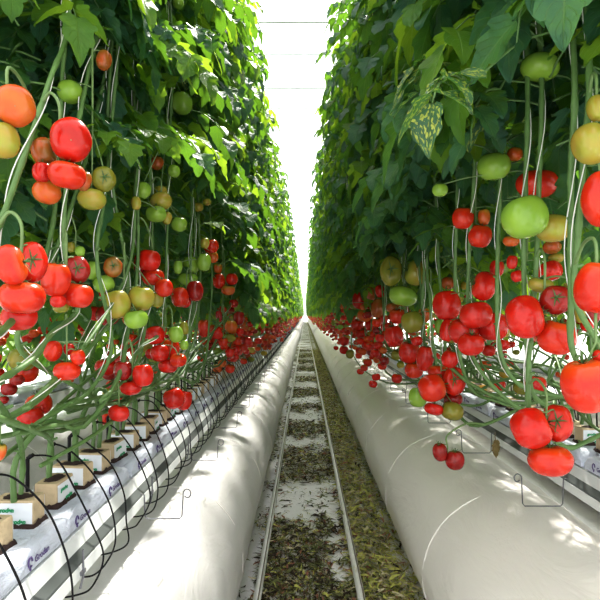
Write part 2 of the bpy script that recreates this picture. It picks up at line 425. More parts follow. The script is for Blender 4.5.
def blocks(cx, side, y0, dy, n, rowname, key):
    BLOCKS[key] = []
    for i in range(n):
        y = y0+i*dy; tw = rnd.choice([0, 0, 1]) if i > 6 else [0, 0, 1, 0, 0, 1, 0][i]
        rz = (side*math.pi/2 if tw else 0)+rnd.uniform(-.09, .09)
        if tw and side < 0: rz = -math.pi/2
        b = empty('planting_block', (cx+rnd.uniform(-.006, .006)+.016*side*tw, y, .987), (0, 0, rz))
        lab = ('%s planting block from the camera on the %s gutter, rockwool in white wrap' % (ORD[i], rowname)) if i < 14 else 'small tan and white planting block far along the %s gutter' % rowname
        tag(b, lab, 'planting block', 'planting blocks on the %s gutter' % rowname)
        obj('rockwool_body', BODY, b); 
        if i < 40: wr = obj('paper_wrap', WRAPS[0], b); obj('paper_wrap', WRAPS[1], b); obj('wet_top', SOIL, b, (0, 0, .066))
        if i < 14:
            obj('dark_roots', ROOT, b)
            obj('block_lettering', W_block, wr, (-.014, -.0334, .040), (math.pi/2, 0, 0))
            obj('block_lettering', W_block, wr, (.014, -.0334, .012), (math.pi/2, 0, 0))
        BLOCKS[key].append((cx, y))
blocks(-.70, 1, 1.136, .1435, 86, 'left', 'L')
blocks(1.14, -1, 1.5, .1435, 70, 'right', 'R')
# drip hoops ---------------------------------------------------------
def hoop_mesh(seed):
    r = random.Random(seed); j = lambda s: r.uniform(-s, s)
    P = [(-.715, 0, 1.05), (-.713, 0, 1.128), (-.700, .004, 1.137), (-.655+j(.01), .015, 1.112+j(.012)), (-.60, .025, 1.045+j(.01)), (-.556+j(.006), .03, .95), (-.541+j(.012), .03+j(.012), .862), (-.560+j(.01), .03+j(.02), .79), (-.60, .02+j(.02), .765), (-.66, .0, .768)]
    mb = MB(); mb.tube(catmull(P, 7), .0026, 6, 0, True); return mb.mesh('drip_hose', M['black'])
HM = [hoop_mesh(s) for s in range(6)]
mb = MB(); mb.tube([(-.715, 0, 1.045), (-.715, 0, 1.13)], .005, 6, 0, True); mb.tube([(-.715, 0, 1.13), (-.70, 0, 1.14)], .0055, 6, 0, True); STK = mb.mesh('dripper_stake', M['black'])
far = MB()
NH = 150
for i in range(300):
    y = 1.03+.1435*i+rnd.uniform(-.03, .03)
    if i < NH:
        o = obj('drip_hose', HM[i % 6], None, (0, y, 0))
        tag(o, ('%s black drip hose hoop from the camera, arching out of the left blocks' % ORD[i]) if i < 14 else 'thin black drip hose hoop far along the left gutter', 'drip hose', 'drip hose hoops over the left gutter')
        if i < 30: obj('dripper_stake', STK, o)
    else:
        P = catmull([(-.713, y, 1.128), (-.655, y, 1.112), (-.556, y, .95), (-.541, y, .862), (-.60, y, .765)], 2); far.tube(P, .005, 3)
tag(obj('distant_drip_hoses', far.mesh('distant_drip_hoses', M['black'])), 'mass of black drip hoops at the far end of the left gutter', 'drip hoses', None, 'stuff')
# right row: dark stakes and feed lines
mb = MB(); mb.tube(catmull([(0, 0, 1.045), (0, 0, 1.14), (.03, .01, 1.17), (.12, .03, 1.12), (.16, .03, .98)], 5), .0033, 5, 0, True); RS = mb.mesh('feed_stake', M['black'])
for i in range(26):
    o = obj('feed_stake', RS, None, (1.165, 1.5+i*.1435, 0)); tag(o, 'thin black feed stake in a right-hand block', 'feed stake', 'feed stakes of the right row')
# brackets -------------------------------------------------------------
def bracket(fx, y, zb, w, label, group):
    x0 = -.572; s = 1
    P = [(x0-.02, 0, .845), (x0-.008, 0, .872), (x0+.008, 0, .868), (x0+.009, 0, .84), (x0+.011, 0, zb+.008), (x0+.02, 0, zb), (x0+w-.008, 0, zb), (x0+w, 0, zb+.01), (x0+w+.004, 0, .862)]
    lp = [(x0+w+.004+.013-.013*math.cos(a), .002*a, .872+.016*math.sin(a)) for a in np.linspace(0, 5.6, 12)]
    P = [(fx(x), yy, z) for x, yy, z in P+lp]
    mb = MB(); mb.tube(np.repeat(np.array(P), 1, 0), .0024, 6, 0, True)
    o = obj('wire_bracket', mb.mesh('wire_bracket', M['wire']), None, (0, y, 0)); tag(o, label, 'bracket', group); return o
for i in range(22):
    bracket(fL, 1.09+.735*i, .785, .14, ('%s bent wire bracket from the camera under the left gutter' % ORD[i]) if i < 6 else 'small wire bracket far along the left gutter', 'wire brackets of the left gutter')
    bracket(fR, 2.0+.77*i, .765, .165, ('%s bent wire bracket from the camera over the right duct' % ORD[i]) if i < 6 else 'small wire bracket far along the right gutter', 'wire brackets of the right gutter')
for i in range(8):
    mb = MB(); mb.tube([(-.568, 0, .90), (-.566, 0, .835), (-.575, 0, .80)], .003, 5)
    # small clips that hold the gutter lip
    mb.box(-.571, -.565, -.012, .012, .838, .848)
    o = obj('gutter_clip', mb.mesh('gutter_clip', M['wire'], False), None, (0, 1.33+i*.6, 0)); tag(o, 'small steel clip on the lip of the left gutter', 'clip', 'clips on the left gutter')

# clusters: phrase, lateral X, members (px, py, w, h, colour, facing)
CL = [
 ('ripening cluster at the upper left edge', -.55, [(15, 106, 38, 41, 'K', 'b'), (1, 140, 34, 36, 'Y', '')]),
 ('cluster below the top left stems', -.52, [(71, 140, 41, 42, 'R', 'b'), (67, 175, 37, 27, 'O', ''), (44, 152, 24, 33, 'B', 'l'), (42, 172, 18, 20, 'R', ''), (47, 192, 26, 23, 'K', ''), (84, 181, 15, 20, 'B', '')]),
 ('greenish group right of the top left cluster', -.56, [(104, 179, 24, 25, 'L', 'c'), (92, 199, 27, 21, 'Y', ''), (70, 92, 25, 21, 'G', ''), (104, 60, 15, 20, 'B', '')]),
 ('big red cluster at the left edge', -.50, [(11, 265, 31, 44, 'O', 'l'), (22, 297, 45, 33, 'O', ''), (32, 262, 30, 41, 'R', 'c'), (19, 317, 33, 27, 'R', '')]),
 ('cluster right of the left-edge one', -.53, [(56, 279, 28, 35, 'O', ''), (78, 295, 31, 25, 'O', ''), (77, 270, 26, 28, 'D', 'c'), (58, 301, 15, 13, 'R', ''), (61, 307, 15, 12, 'L', '')]),
 ('tiny green pair above the left clusters', -.62, [(80, 251, 10, 10, 'G', ''), (71, 247, 9, 11, 'L', '')]),
 ('green-brown cluster above the crossing stems', -.56, [(117, 304, 27, 29, 'Y', ''), (141, 298, 26, 25, 'Y', ''), (136, 319, 24, 19, 'G', ''), (104, 284, 22, 17, 'G', ''), (113, 267, 19, 21, 'B', 'c'), (93, 270, 12, 20, 'G', ''), (157, 300, 14, 15, 'L', '')]),
 ('red cluster against the left dark leaves', -.56, [(149, 260, 23, 22, 'R', ''), (153, 277, 22, 17, 'O', ''), (164, 288, 18, 18, 'O', ''), (140, 264, 13, 21, 'D', '')]),
 ('green cluster high in the left row', -.56, [(156, 214, 21, 16, 'G', ''), (161, 201, 21, 17, 'Y', ''), (167, 218, 10, 13, 'Y', ''), (179, 224, 16, 15, 'G', ''), (136, 203, 10, 14, 'Y', '')]),
 ('small unripe group in upper left leaves', -.58, [(182, 103, 20, 22, 'G', ''), (157, 163, 14, 13, 'B', ''), (174, 171, 13, 12, 'G', ''), (161, 192, 13, 13, 'Y', ''), (143, 190, 15, 17, 'G', ''), (178, 2, 12, 12, 'G', '')]),
 ('pair of green fruits in the left leaves', -.58, [(198, 207, 11, 9, 'Y', ''), (207, 202, 8, 7, 'Y', '')]),
 ('green truss in the left row middle', -.56, [(204, 262, 14, 18, 'G', ''), (191, 265, 15, 18, 'G', ''), (188, 279, 20, 13, 'G', ''), (178, 267, 9, 14, 'G', ''), (205, 243, 9, 11, 'Y', ''), (211, 246, 16, 14, 'O', ''), (213, 257, 11, 12, 'K', '')]),
 ('red fruit under the left green truss', -.56, [(180, 297, 18, 20, 'O', ''), (195, 291, 17, 21, 'D', ''), (185, 302, 12, 11, 'R', '')]),
 ('truss by the long curved left stalk', -.56, [(219, 281, 13, 15, 'O', ''), (232, 279, 12, 12, 'R', ''), (228, 290, 14, 10, 'K', ''), (218, 268, 9, 10, 'K', '')]),
 ('small mixed truss before dark left leaves', -.56, [(236, 299, 9, 9, 'L', ''), (236, 307, 9, 8, 'G', ''), (244, 296, 6, 8, 'R', ''), (243, 303, 7, 8, 'R', ''), (244, 311, 9, 8, 'G', ''), (231, 239, 6, 6, 'G', '')]),
 ('mixed truss above the drip hoops', -.56, [(231, 327, 13, 14, 'K', ''), (239, 318, 12, 14, 'D', ''), (229, 338, 14, 8, 'L', ''), (217, 333, 13, 15, 'R', 'l'), (204, 328, 13, 18, 'O', ''), (223, 342, 10, 9, 'O', ''), (219, 316, 7, 12, 'D', '')]),
 ('orange and olive pair in the left row', -.56, [(254, 323, 14, 11, 'K', ''), (254, 332, 14, 9, 'L', ''), (261, 329, 7, 9, 'R', '')]),
 ('low red truss over far hoops', -.53, [(237, 341, 9, 9, 'O', ''), (247, 341, 10, 9, 'R', ''), (243, 347, 11, 9, 'O', ''), (230, 353, 9, 9, 'R', ''), (236, 350, 9, 9, 'R', ''), (236, 357, 7, 6, 'R', ''), (224, 346, 8, 8, 'O', '')]),
 ('red pair over the far left gutter', -.52, [(273, 328, 10, 9, 'R', ''), (277, 325, 7, 7, 'R', '')]),
 ('big red truss amid the left row', -.53, [(160, 353, 19, 17, 'R', ''), (155, 335, 19, 19, 'R', ''), (171, 348, 17, 19, 'O', ''), (178, 360, 17, 13, 'O', ''), (168, 366, 19, 14, 'R', ''), (176, 334, 15, 17, 'G', ''), (184, 328, 9, 14, 'L', ''), (184, 345, 9, 10, 'G', '')]),
 ('three-fruit truss over the left blocks', -.55, [(143, 375, 21, 23, 'R', ''), (123, 370, 18, 20, 'D', ''), (131, 387, 21, 15, 'R', '')]),
 ('pair hanging right above the black hoops', -.55, [(174, 398, 21, 21, 'R', ''), (184, 400, 16, 20, 'R', '')]),
 ('single stalk before the left blocks', -.58, [(119, 413, 20, 16, 'R', '')]),
 ('red group behind the long diagonal stem', -.57, [(53, 351, 17, 24, 'O', 'r'), (67, 371, 25, 19, 'O', ''), (78, 357, 14, 16, 'O', ''), (69, 349, 11, 12, 'R', '')]),
 ('dark group low behind left stems', -.85, [(17, 380, 14, 11, 'D', ''), (9, 389, 15, 13, 'D', ''), (3, 400, 11, 8, 'D', '')]),
 ('spot low at the left edge', -.6, [(0, 452, 12, 18, 'K', '')]),
 # right row
 ('small truss against dark right leaves', .56, [(348, 272, 13, 12, 'R', ''), (350, 285, 10, 12, 'K', ''), (341, 283, 7, 8, 'B', ''), (345, 293, 11, 7, 'G', ''), (352, 264, 5, 8, 'B', '')]),
 ('far right-row truss of mixed fruit', .56, [(360, 300, 15, 18, 'R', ''), (365, 315, 16, 13, 'K', ''), (378, 308, 14, 20, 'B', ''), (372, 293, 13, 14, 'B', ''), (380, 291, 10, 13, 'R', ''), (383, 319, 10, 9, 'R', ''), (343, 306, 7, 7, 'K', '')]),
 ('green and olive truss in the right row', .55, [(403, 296, 28, 20, 'G', ''), (391, 271, 23, 30, 'L', 'c'), (416, 273, 24, 29, 'Y', 'r')]),
 ('low red truss by the curved right stem', .55, [(357, 325, 12, 11, 'R', ''), (370, 325, 10, 11, 'R', ''), (361, 334, 11, 9, 'R', ''), (369, 345, 15, 15, 'R', ''), (379, 345, 10, 13, 'R', ''), (360, 351, 9, 8, 'R', ''), (350, 354, 8, 9, 'L', ''), (344, 341, 10, 9, 'R', ''), (344, 350, 9, 8, 'R', '')]),
 ('tip left of the right-row trusses', .50, [(336, 348, 5, 4, 'R', '')]),
 ('distant pair over the right duct', .5, [(376, 377, 9, 7, 'R', ''), (373, 384, 9, 7, 'R', '')]),
 ('long red truss in the right row', .57, [(394, 336, 19, 22, 'R', ''), (397, 316, 16, 15, 'O', ''), (409, 352, 22, 22, 'R', ''), (414, 370, 19, 16, 'O', ''), (425, 358, 17, 26, 'R', ''), (417, 341, 11, 10, 'R', ''), (393, 308, 14, 10, 'B', '')]),
 ('mixed group behind the right middle stems', .66, [(412, 322, 22, 22, 'L', ''), (424, 315, 13, 16, 'K', ''), (439, 326, 9, 15, 'G', ''), (448, 283, 14, 12, 'B', '')]),
 ('big truss low among right stems', .56, [(432, 388, 29, 31, 'O', 'l'), (434, 409, 19, 12, 'R', ''), (418, 397, 19, 20, 'G', ''), (454, 381, 23, 30, 'R', 'c'), (452, 411, 24, 21, 'L', 'r'), (453, 399, 19, 13, 'D', ''), (450, 359, 17, 18, 'R', ''), (438, 372, 20, 14, 'O', '')]),
 ('dangling pair lowest over the right duct', .56, [(440, 452, 15, 18, 'D', ''), (455, 460, 19, 19, 'D', '')]),
 ('large red truss amid the right row', .57, [(447, 305, 27, 30, 'R', ''), (484, 286, 25, 33, 'R', 'r'), (476, 315, 33, 27, 'R', ''), (464, 331, 30, 26, 'R', ''), (493, 326, 29, 29, 'R', ''), (471, 344, 26, 22, 'R', ''), (448, 330, 16, 23, 'R', '')]),
 ('orange truss high in the right leaves', .6, [(463, 218, 22, 22, 'O', ''), (480, 236, 24, 23, 'O', ''), (484, 217, 12, 17, 'K', '')]),
 ('green cluster high in the right row', .57, [(525, 217, 45, 41, 'G', ''), (553, 228, 34, 27, 'Y', '')]),
 ('group half hidden by upper right leaves', .6, [(494, 166, 32, 27, 'G', ''), (537, 184, 40, 27, 'O', ''), (515, 154, 15, 13, 'K', ''), (440, 190, 15, 13, 'G', '')]),
 ('spot under the top right leaves', .6, [(540, 67, 38, 24, 'G', '')]),
 ('cluster at the top right edge', .57, [(591, 144, 36, 46, 'Y', 'l'), (597, 108, 20, 27, 'Y', ''), (601, 199, 38, 54, 'O', 'b')]),
 ('small group behind the big green tomato', .7, [(511, 241, 16, 11, 'K', ''), (552, 247, 18, 13, 'B', ''), (556, 258, 15, 10, 'Y', ''), (497, 268, 14, 17, 'R', ''), (512, 262, 11, 14, 'R', ''), (550, 271, 25, 20, 'R', ''), (517, 276, 12, 12, 'R', '')]),
 ('big truss between two thick right stems', .58, [(525, 317, 39, 47, 'R', 'l'), (557, 337, 38, 34, 'O', ''), (556, 300, 31, 30, 'D', 'c'), (541, 285, 23, 15, 'Y', '')]),
 ('huge truss at the right edge', .52, [(599, 287, 46, 53, 'O', ''), (587, 385, 50, 54, 'O', ''), (601, 356, 16, 13, 'R', '')]),
 ('group behind the right-edge stem', .68, [(580, 312, 10, 22, 'Y', ''), (590, 315, 21, 17, 'D', ''), (587, 325, 13, 13, 'R', '')]),
 ('low truss above the right gutter', .60, [(531, 428, 41, 44, 'R', 'l'), (550, 460, 42, 30, 'O', ''), (557, 423, 30, 38, 'R', 'c')]),
]
HIDDEN_OK = ('group half hidden by upper right leaves', 'spot under the top right leaves')
KEEP = []
for _p, _X, _ms in CL:
    for m in _ms:
        KEEP.append((m[0], m[1], max(m[2], m[3])*(.55 if 'hidden' not in _p and 'under the top' not in _p else .4)+2, F*_X/(m[0]-VX)))
KA = np.array(KEEP)
def clear(p, L):
    """False where a leaflet would hang before one of the fruits that the pruned lower stems show"""
    if p[1] < .55: return False
    px = VX+F*p[0]/p[1]; py = VY-F*(p[2]-H)/p[1]; r = .33*L*F/p[1]
    d = np.hypot(KA[:, 0]-px, KA[:, 1]-py)
    return not np.any((d < KA[:, 2]+r) & (KA[:, 3] > p[1]-.12))
# ------------------------------------------------------------------ leaves
def leaflet_tpl(n, cols, seed):
    """unit leaflet: length 1 along +y, side x, normal z; lobed rim, folded midrib, drooping tip"""
    r = np.random.RandomState(seed); V = []; UV = []
    droop = r.uniform(.25, .5); fold = r.uniform(.12, .34); ph = r.uniform(0, 6); tw = r.uniform(-.25, .25)
    us = np.linspace(-1, 1, cols)
    for i in range(n+1):
        t = i/n
        w = .30*math.sin(math.pi*min(1, t*.95+.04)**.68)**.9
        if i == n: w = .004
        lobe = 1+.13*math.sin(t*25+ph)*(1 if 0 < i < n else 0) if n > 8 else 1+(.12 if i % 2 else -.10)
        for u in us:
            x = u*w*(lobe if abs(u) > .9 else 1)
            y = t+abs(u)*.05*math.sin(t*21+ph+1)
            z = fold*abs(x)-droop*t*t*.55+.035*math.sin(t*14+u*3+ph)*abs(u)+tw*x*t
            V.append((x, y-.12*abs(u)*w, z)); UV.append((.5+u*.5, t))
    q = [(i*cols+j, i*cols+j+1, (i+1)*cols+j+1, (i+1)*cols+j) for i in range(n) for j in range(cols-1)]
    return np.array(V), np.array(q), np.array(UV)
TH = [leaflet_tpl(14, 5, s) for s in range(6)]
TM = [leaflet_tpl(7, 3, s) for s in range(4)]
TL = [leaflet_tpl(3, 3, s) for s in range(3)]
OFFSET = None
def norm(v): return v/(np.linalg.norm(v)+1e-9)
def put_leaflet(mb, T, p, d, up, L, mi, r):
    if OFFSET is not None and not clear(np.asarray(p)+norm(d)*L*.5+OFFSET, L): return
    d = norm(d); s = norm(np.cross(d, up)); n_ = np.cross(s, d)
    V, q, uv = T[r.randrange(len(T))]; R = np.stack([s, d, n_]); wd = r.uniform(.85, 1.15)
    mb.add((V*[L*wd, L, L])@R+p, q, mi, uv)
def compound(mb, T, p, az, L, r, elev=.35, npair=3, mi_of=None, sides=4, lr=1., stem_mi=3, stemr=.0035):
    """one tomato leaf: rachis arching out and down with paired leaflets"""
    h = np.array([math.cos(az), math.sin(az), 0]); up = np.array([0, 0, 1.])
    pts = [np.array(p, float)]; e = elev; k = 7
    for i in range(k):
        pts.append(pts[-1]+(h*math.cos(e)+up*math.sin(e))*L/k); e -= r.uniform(.17, .30)
    P = np.array(pts)
    if OFFSET is not None and not (clear(P[3]+OFFSET, L*.5) and clear(P[5]+OFFSET, L*.7)): return
    mb.tube(P, np.linspace(stemr, stemr*.4, len(P)), sides, stem_mi)
    side = np.cross(up, h)
    mi = mi_of(r)
    for j in range(npair):
        f = .36+.52*j/max(1, npair-1); x = f*k; i = min(k-1, int(x)); b = P[i]+(P[i+1]-P[i])*(x-i); t = norm(P[i+1]-P[i])
        for s in (-1, 1):
            d = side*s*r.uniform(.7, 1.1)+t*r.uniform(.35, .75)-up*r.uniform(.1, .6)
            put_leaflet(mb, T, b+side*s*.006, d, up+h*r.uniform(-.3, .5), L*r.uniform(.30, .40)*(1.1-.25*abs(f-.6))*lr, mi, r)
            if npair > 2 and r.random() < .4 and j < npair-1:
                put_leaflet(mb, T, b+t*L*.07, side*s+t*.3-up*.4, up, L*r.uniform(.10, .16)*lr, mi, r)
    put_leaflet(mb, T, P[-1], norm(P[-1]-P[-2])-up*.25, up+h*.4, L*r.uniform(.38, .48)*lr, mi, r)
LM = [M['leaf'], M['leaf_light'], M['leaf_spot'], M['stem']]
def mi_std(r):
    x = r.random(); return 1 if x < .26 else 2 if x < .29 else 0
def foliage(T, seed, nleaf, z0, z1, lean, npair, L=(.24, .36), sides=4, name='foliage', inward=0.):
    """leaves around a vertical stem at x=0; lean(z) gives the x offset; inward biases toward the path"""
    r = random.Random(seed); mb = MB(); az = r.uniform(0, 6)
    for i in range(nleaf):
        f = (i+r.random()*.6)/nleaf; z = z0+(z1-z0)*f
        az += 2.4+r.uniform(-.5, .5)
        compound(mb, T, (lean(z)+math.cos(az)*.01, math.sin(az)*.01, z), az, r.uniform(*L), r, r.uniform(.1, .7), npair, mi_std, sides)
    return mb
def stuff_arrays(mb): return mb
# lean of the canopy with height (x offset from the wire line at z=1.6)
lean_L = lambda z: -.035*max(0, z-1.7)
lean_R = lambda z: -.055*max(0, z-1.7)
def fol_mesh(T, seed, n, z0, z1, ln, npair, L=(.24, .36), sides=4): return foliage(T, seed, n, z0, z1, ln, npair, L, sides).mesh('foliage', LM)
def near_foliage(pl, side, xw, y, z0, z1, n, seed, T=None, L=(.22, .34)):
    """foliage grown for one near plant"""
    global OFFSET
    b = np.array(pl.location); o = np.array([xw, y, 0.]); ln = lean_L if side == 'L' else lean_R
    OFFSET = o; mb = foliage(T or TH, seed, n, z0, z1, ln, 3, L, 4); OFFSET = None
    mb.v = [v+(o-b) for v in mb.v]
    return obj('foliage', mb.mesh('foliage', LM), pl)
FM = {'L': [fol_mesh(TM, 30+s, 66, 1.58, 4.3, lean_L, 3, (.22, .36), 3) for s in range(5)], 'R': [fol_mesh(TM, 40+s, 66, 1.68, 4.3, lean_R, 3, (.22, .36), 3) for s in range(5)]}
FL = {'L': [fol_mesh(TL, 50+s, 60, 1.60, 4.3, lean_L, 2, (.26, .40), 3) for s in range(3)], 'R': [fol_mesh(TL, 60+s, 60, 1.66, 4.3, lean_R, 2, (.26, .40), 3) for s in range(3)]}

# ------------------------------------------------------------------ plants
PL = []       # [empty, stem polyline (world), side]
def stem_path(xb, y0, xw, side, r, top=4.25, along=None):
    """base in its block, lies along the gutter, then climbs"""
    a = along if along is not None else r.uniform(.35, .8)
    s = 1 if side == 'L' else -1
    zl = r.uniform(1.12, 1.24); xo = xb+(xw-xb)*r.uniform(.2, .5)
    P = [(xb, y0, 1.05), (xb, y0+.01, 1.15), (xo, y0+.10, zl+.04), ((xo+xw)/2, y0+a*.45, zl), (xw, y0+a*.8, zl+.12), (xw, y0+a, 1.46)]
    ln = lean_L if side == 'L' else lean_R
    for z in (1.7, 2.2, 2.8, 3.5, top): P.append((xw+ln(z), y0+a+.10+(z-1.7)*.03*s, z))
    return P
def make_plant(side, P, quality, label, group, fol=True, rad=.0075):
    base = P[0]; pl = empty('tomato_plant', base)
    tag(pl, label, 'tomato plant', group)
    Q = catmull(P, 6 if quality == 'H' else 3)
    Qm = Q-np.array(base); n = len(Q)
    R = np.full(n, rad)*np.linspace(1.1, .75, n)
    if quality == 'H':      # swollen nodes
        L = np.cumsum(np.r_[0, np.linalg.norm(np.diff(Q, axis=0), axis=1)])
        Qd = np.array([[np.interp(t, L, Qm[:, k]) for k in range(3)] for t in np.arange(0, L[-1], .022)])
        R = rad*(1.08-.3*np.linspace(0, 1, len(Qd)))*(1+.28*(np.arange(len(Qd)) % 7 == 3)); Qm = Qd
        # leaf scars
    mb = MB(); mb.tube(Qm, R, 8 if quality == 'H' else 4, 0)
    if quality == 'H':
        for i in range(6, len(Qm)-3, 7):
            a = rnd.uniform(0, 6); d = np.array([math.cos(a), math.sin(a), .35]); z = Qm[i][2]+base[2]
            if z < 1.75: mb.tube([Qm[i], Qm[i]+d*.012, Qm[i]+d*.018], [.0045, .004, .003], 5, 0, True)
    obj('stem', mb.mesh('stem', M['stem']), pl)
    PL.append([pl, Q, side])
    return pl
def add_foliage(pl, side, me, xw, y, rz=0, zs=1.):
    b = pl.location
    o = obj('foliage', me, pl, (xw-b[0], y-b[1], -b[2]*1.0)); o.rotation_euler = (0, 0, 0)
    o.scale = (1, rnd.choice((-1, 1)), zs); return o

rp = random.Random(3)
# near left plants: their visible stems (pixel tracks at the row's lateral distance)
XL = -.58
def trk(pts, X): return [tuple(at_x(px, py, x if x else X)) for px, py, x in pts]
LEFT_NEAR = [
 [(-60, 420, -.60), (-28, 330, 0), (-6, 240, 0), (10, 197, 0), (48, 85, 0), (70, 5, 0)],
 [(-30, 360, -.53), (0, 333, -.54), (22, 308, -.56), (42, 270, -.62), (56, 200, -.64), (62, 80, -.64), (66, 0, -.64)],
 [(-40, 400, -.52), (0, 380, -.53), (35, 357, -.55), (50, 335, -.56), (78, 308, -.57), (66, 262, -.58), (66, 190, 0), (88, 75, 0), (100, 0, 0)],
 [(-20, 440, -.60), (3, 420, -.60), (38, 396, -.59), (96, 330, -.58), (130, 262, 0), (136, 180, 0), (142, 60, 0)],
 [(8, 424, -.62), (46, 394, -.61), (102, 333, -.60), (128, 290, -.59), (108, 150, -.6), (112, 20, -.6)],
 [(100, 402, -.60), (126, 378, -.585), (140, 348, 0), (164, 330, 0), (165, 300, 0), (168, 200, 0), (172, 40, 0)],
 [(60, 408, -.66), (100, 397, -.64), (150, 385, -.60), (180, 375, 0), (189, 350, 0), (190, 300, 0), (192, 200, 0), (196, 60, 0)],
 [(30, 430, -.66), (62, 408, -.64), (92, 388, -.62), (112, 345, -.6), (97, 262, 0), (104, 200, 0), (112, 120, 0), (118, 20, 0)],
 [(110, 395, -.66), (150, 372, -.63), (205, 340, -.59), (232, 300, 0), (240, 240, 0), (243, 120, 0)],
 [(20, 350, -.62), (36, 300, -.62), (52, 262, -.62), (80, 180, -.62), (97, 110, -.62), (112, 20, -.62)],
]
bl = BLOCKS['L']
def plant_label(side, i):
    g = 'tomato plants of the %s row' % side
    if i < 12: return '%s tall tomato plant from the camera in the %s row, with climbing green stem' % (ORD[i], side), g
    return 'leafy tomato plant far along the %s row' % side, 'distant tomato plants of the %s row' % side
tr = [trk(t, XL) for t in LEFT_NEAR]; tr.sort(key=lambda t: t[-1][1])
used = []
for i, t in enumerate(tr):
    # root each stem in the free block nearest its low end
    first = t[0]; cand = sorted([b for b in bl[:26] if b not in used], key=lambda b: abs(b[1]-(first[1]+.02)))[0]; used.append(cand)
    b = (cand[0], cand[1], 1.05)
    P = [b, (b[0]+.005, b[1], 1.15)]
    d = first[1]-b[1]
    if abs(d) > .18: P.append(((b[0]+first[0])/2, b[1]+d*.4, max(1.18, (1.15+first[2])/2-.02)))
    P += t
    while P[-1][2] < 3.9:
        q = P[-1]; P.append((q[0]-.05, q[1]+.04, q[2]+.5))
    lab, g = plant_label('left', i)
    pl = make_plant('L', P, 'H', lab, g, rad=.0058)
    top = t[-1]; near_foliage(pl, 'L', XL-.10, max(1.05, t[-1][1]), 1.68, 3.1, 44, 100+i)
nl = len(tr)
RIGHT_NEAR = [  # verticals of the right row: px at top, px lower, lowest py, lateral X
 [(589, 50, .58), (584, 150, .58), (578, 235, .575), (574, 290, .56), (590, 330, .6), (640, 395, .72)],
 [(574, 60, .57), (571, 175, .575), (571, 300, .575), (573, 352, .59), (600, 392, .70), (640, 410, .84)],
 [(541, 60, .6), (539, 180, .6), (536, 270, .6), (531, 330, .6), (528, 385, .6), (533, 420, .62), (566, 447, .76), (590, 440, .9)],
 [(527, 60, .57), (525, 200, .57), (524, 280, .575), (528, 360, .60), (540, 402, .68), (600, 408, .86)],
 [(478, 40, .58), (474, 180, .58), (470, 235, .58), (468, 330, .60), (480, 370, .63), (515, 405, .74), (560, 420, .9)],
 [(458, 60, .6), (457, 200, .6), (455, 275, .6), (459, 350, .62), (472, 390, .68), (500, 402, .76), (548, 415, .95)],
 [(431, 40, .6), (427, 250, .6), (430, 300, .6), (434, 350, .61), (444, 385, .64), (470, 425, .70), (520, 408, .86)],
 [(424, 40, .62), (425, 240, .62), (422, 320, .62), (430, 372, .64), (450, 384, .70), (500, 395, .90)],
 [(388, 100, .6), (386, 240, .6), (384, 330, .6), (383, 365, .6), (396, 378, .64), (430, 382, .78), (470, 392, .95)],
 [(366, 120, .6), (364, 290, .58), (353, 325, .56), (352, 350, .56), (362, 368, .6), (380, 380, .66), (400, 384, .72), (440, 380, .92)],
 [(406, 60, .62), (405, 200, .62), (406, 300, .62), (400, 345, .62), (412, 372, .66), (445, 398, .78), (480, 405, .95)],
 [(501, 50, .62), (500, 180, .62), (497, 290, .62), (500, 350, .64), (520, 385, .70), (570, 398, .88), (610, 400, 1.0)],
]
br = BLOCKS['R']; used = []
tr = [trk(t, .6)[::-1] for t in RIGHT_NEAR]; tr.sort(key=lambda t: t[-1][1])
for i, t in enumerate(tr):
    first = t[0]; fy = max(first[1], .9)
    cand = sorted([b for b in br[:26] if b not in used], key=lambda b: abs(b[1]-fy))[0]; used.append(cand)
    b = (cand[0], cand[1], 1.05)
    P = [b, (b[0]-.01, b[1], 1.14)]+t
    while P[-1][2] < 3.9:
        q = P[-1]; P.append((q[0]-.03, q[1]+.02, q[2]+.5))
    lab, g = plant_label('right', i)
    pl = make_plant('R', P, 'H', lab, g, rad=.0066)
    near_foliage(pl, 'R', .64, max(1.18, t[-1][1]), 1.76, 3.1, 40, 200+i, None, (.27, .42))
nrr = len(tr)
# the rest of both rows
def far_plants(side, ys, xb, xws, cnt0, name, rows='front'):
    stems = []
    for i, y in enumerate(ys):
        xw = xws[i % len(xws)]; q = 'M' if y < 9 else 'L'
        lab, g = plant_label(name, cnt0+i) if rows == 'front' else ('tomato plant in the row behind the %s row' % name, 'tomato plants behind the %s row' % name)
        P = stem_path(xb, y-.5, xw, side, rp)
        pl = make_plant(side, P, q, lab, g)
        me = (FM if y < 9 else FL)[side]; me = me[i % len(me)]
        if rows == 'front' and y < 4.2: near_foliage(pl, side, xw, y, 1.58 if side == 'L' else 1.70, 3.9, 58, 300+i, TM if y > 2.4 else TH, (.22, .35))
        else:
            o = add_foliage(pl, side, me, xw, y, zs=rp.uniform(.97, 1.03))
            if rows != 'front': o.scale[2] = 1.22; o.location[2] -= .72
def spaced(y0, y1, s0, s1):
    out = []; y = y0
    while y < y1:
        out.append(y); y += s0+(s1-s0)*(y-y0)/(y1-y0)
    return out
far_plants('L', spaced(1.75, 30, .17, .46), -.70, (-.58, -.80, -.60, -.92), nl, 'left')
far_plants('R', spaced(2.3, 30, .17, .46), 1.14, (.60, .86, .62, 1.0), nrr, 'right')
far_plants('L', spaced(1.3, 12.0, .62, .8), -1.965, (-1.85, -2.15), 0, 'left', 'back')
far_plants('R', spaced(1.3, 8.5, .42, .60), 2.415, (2.25, 2.55), 0, 'right', 'back')
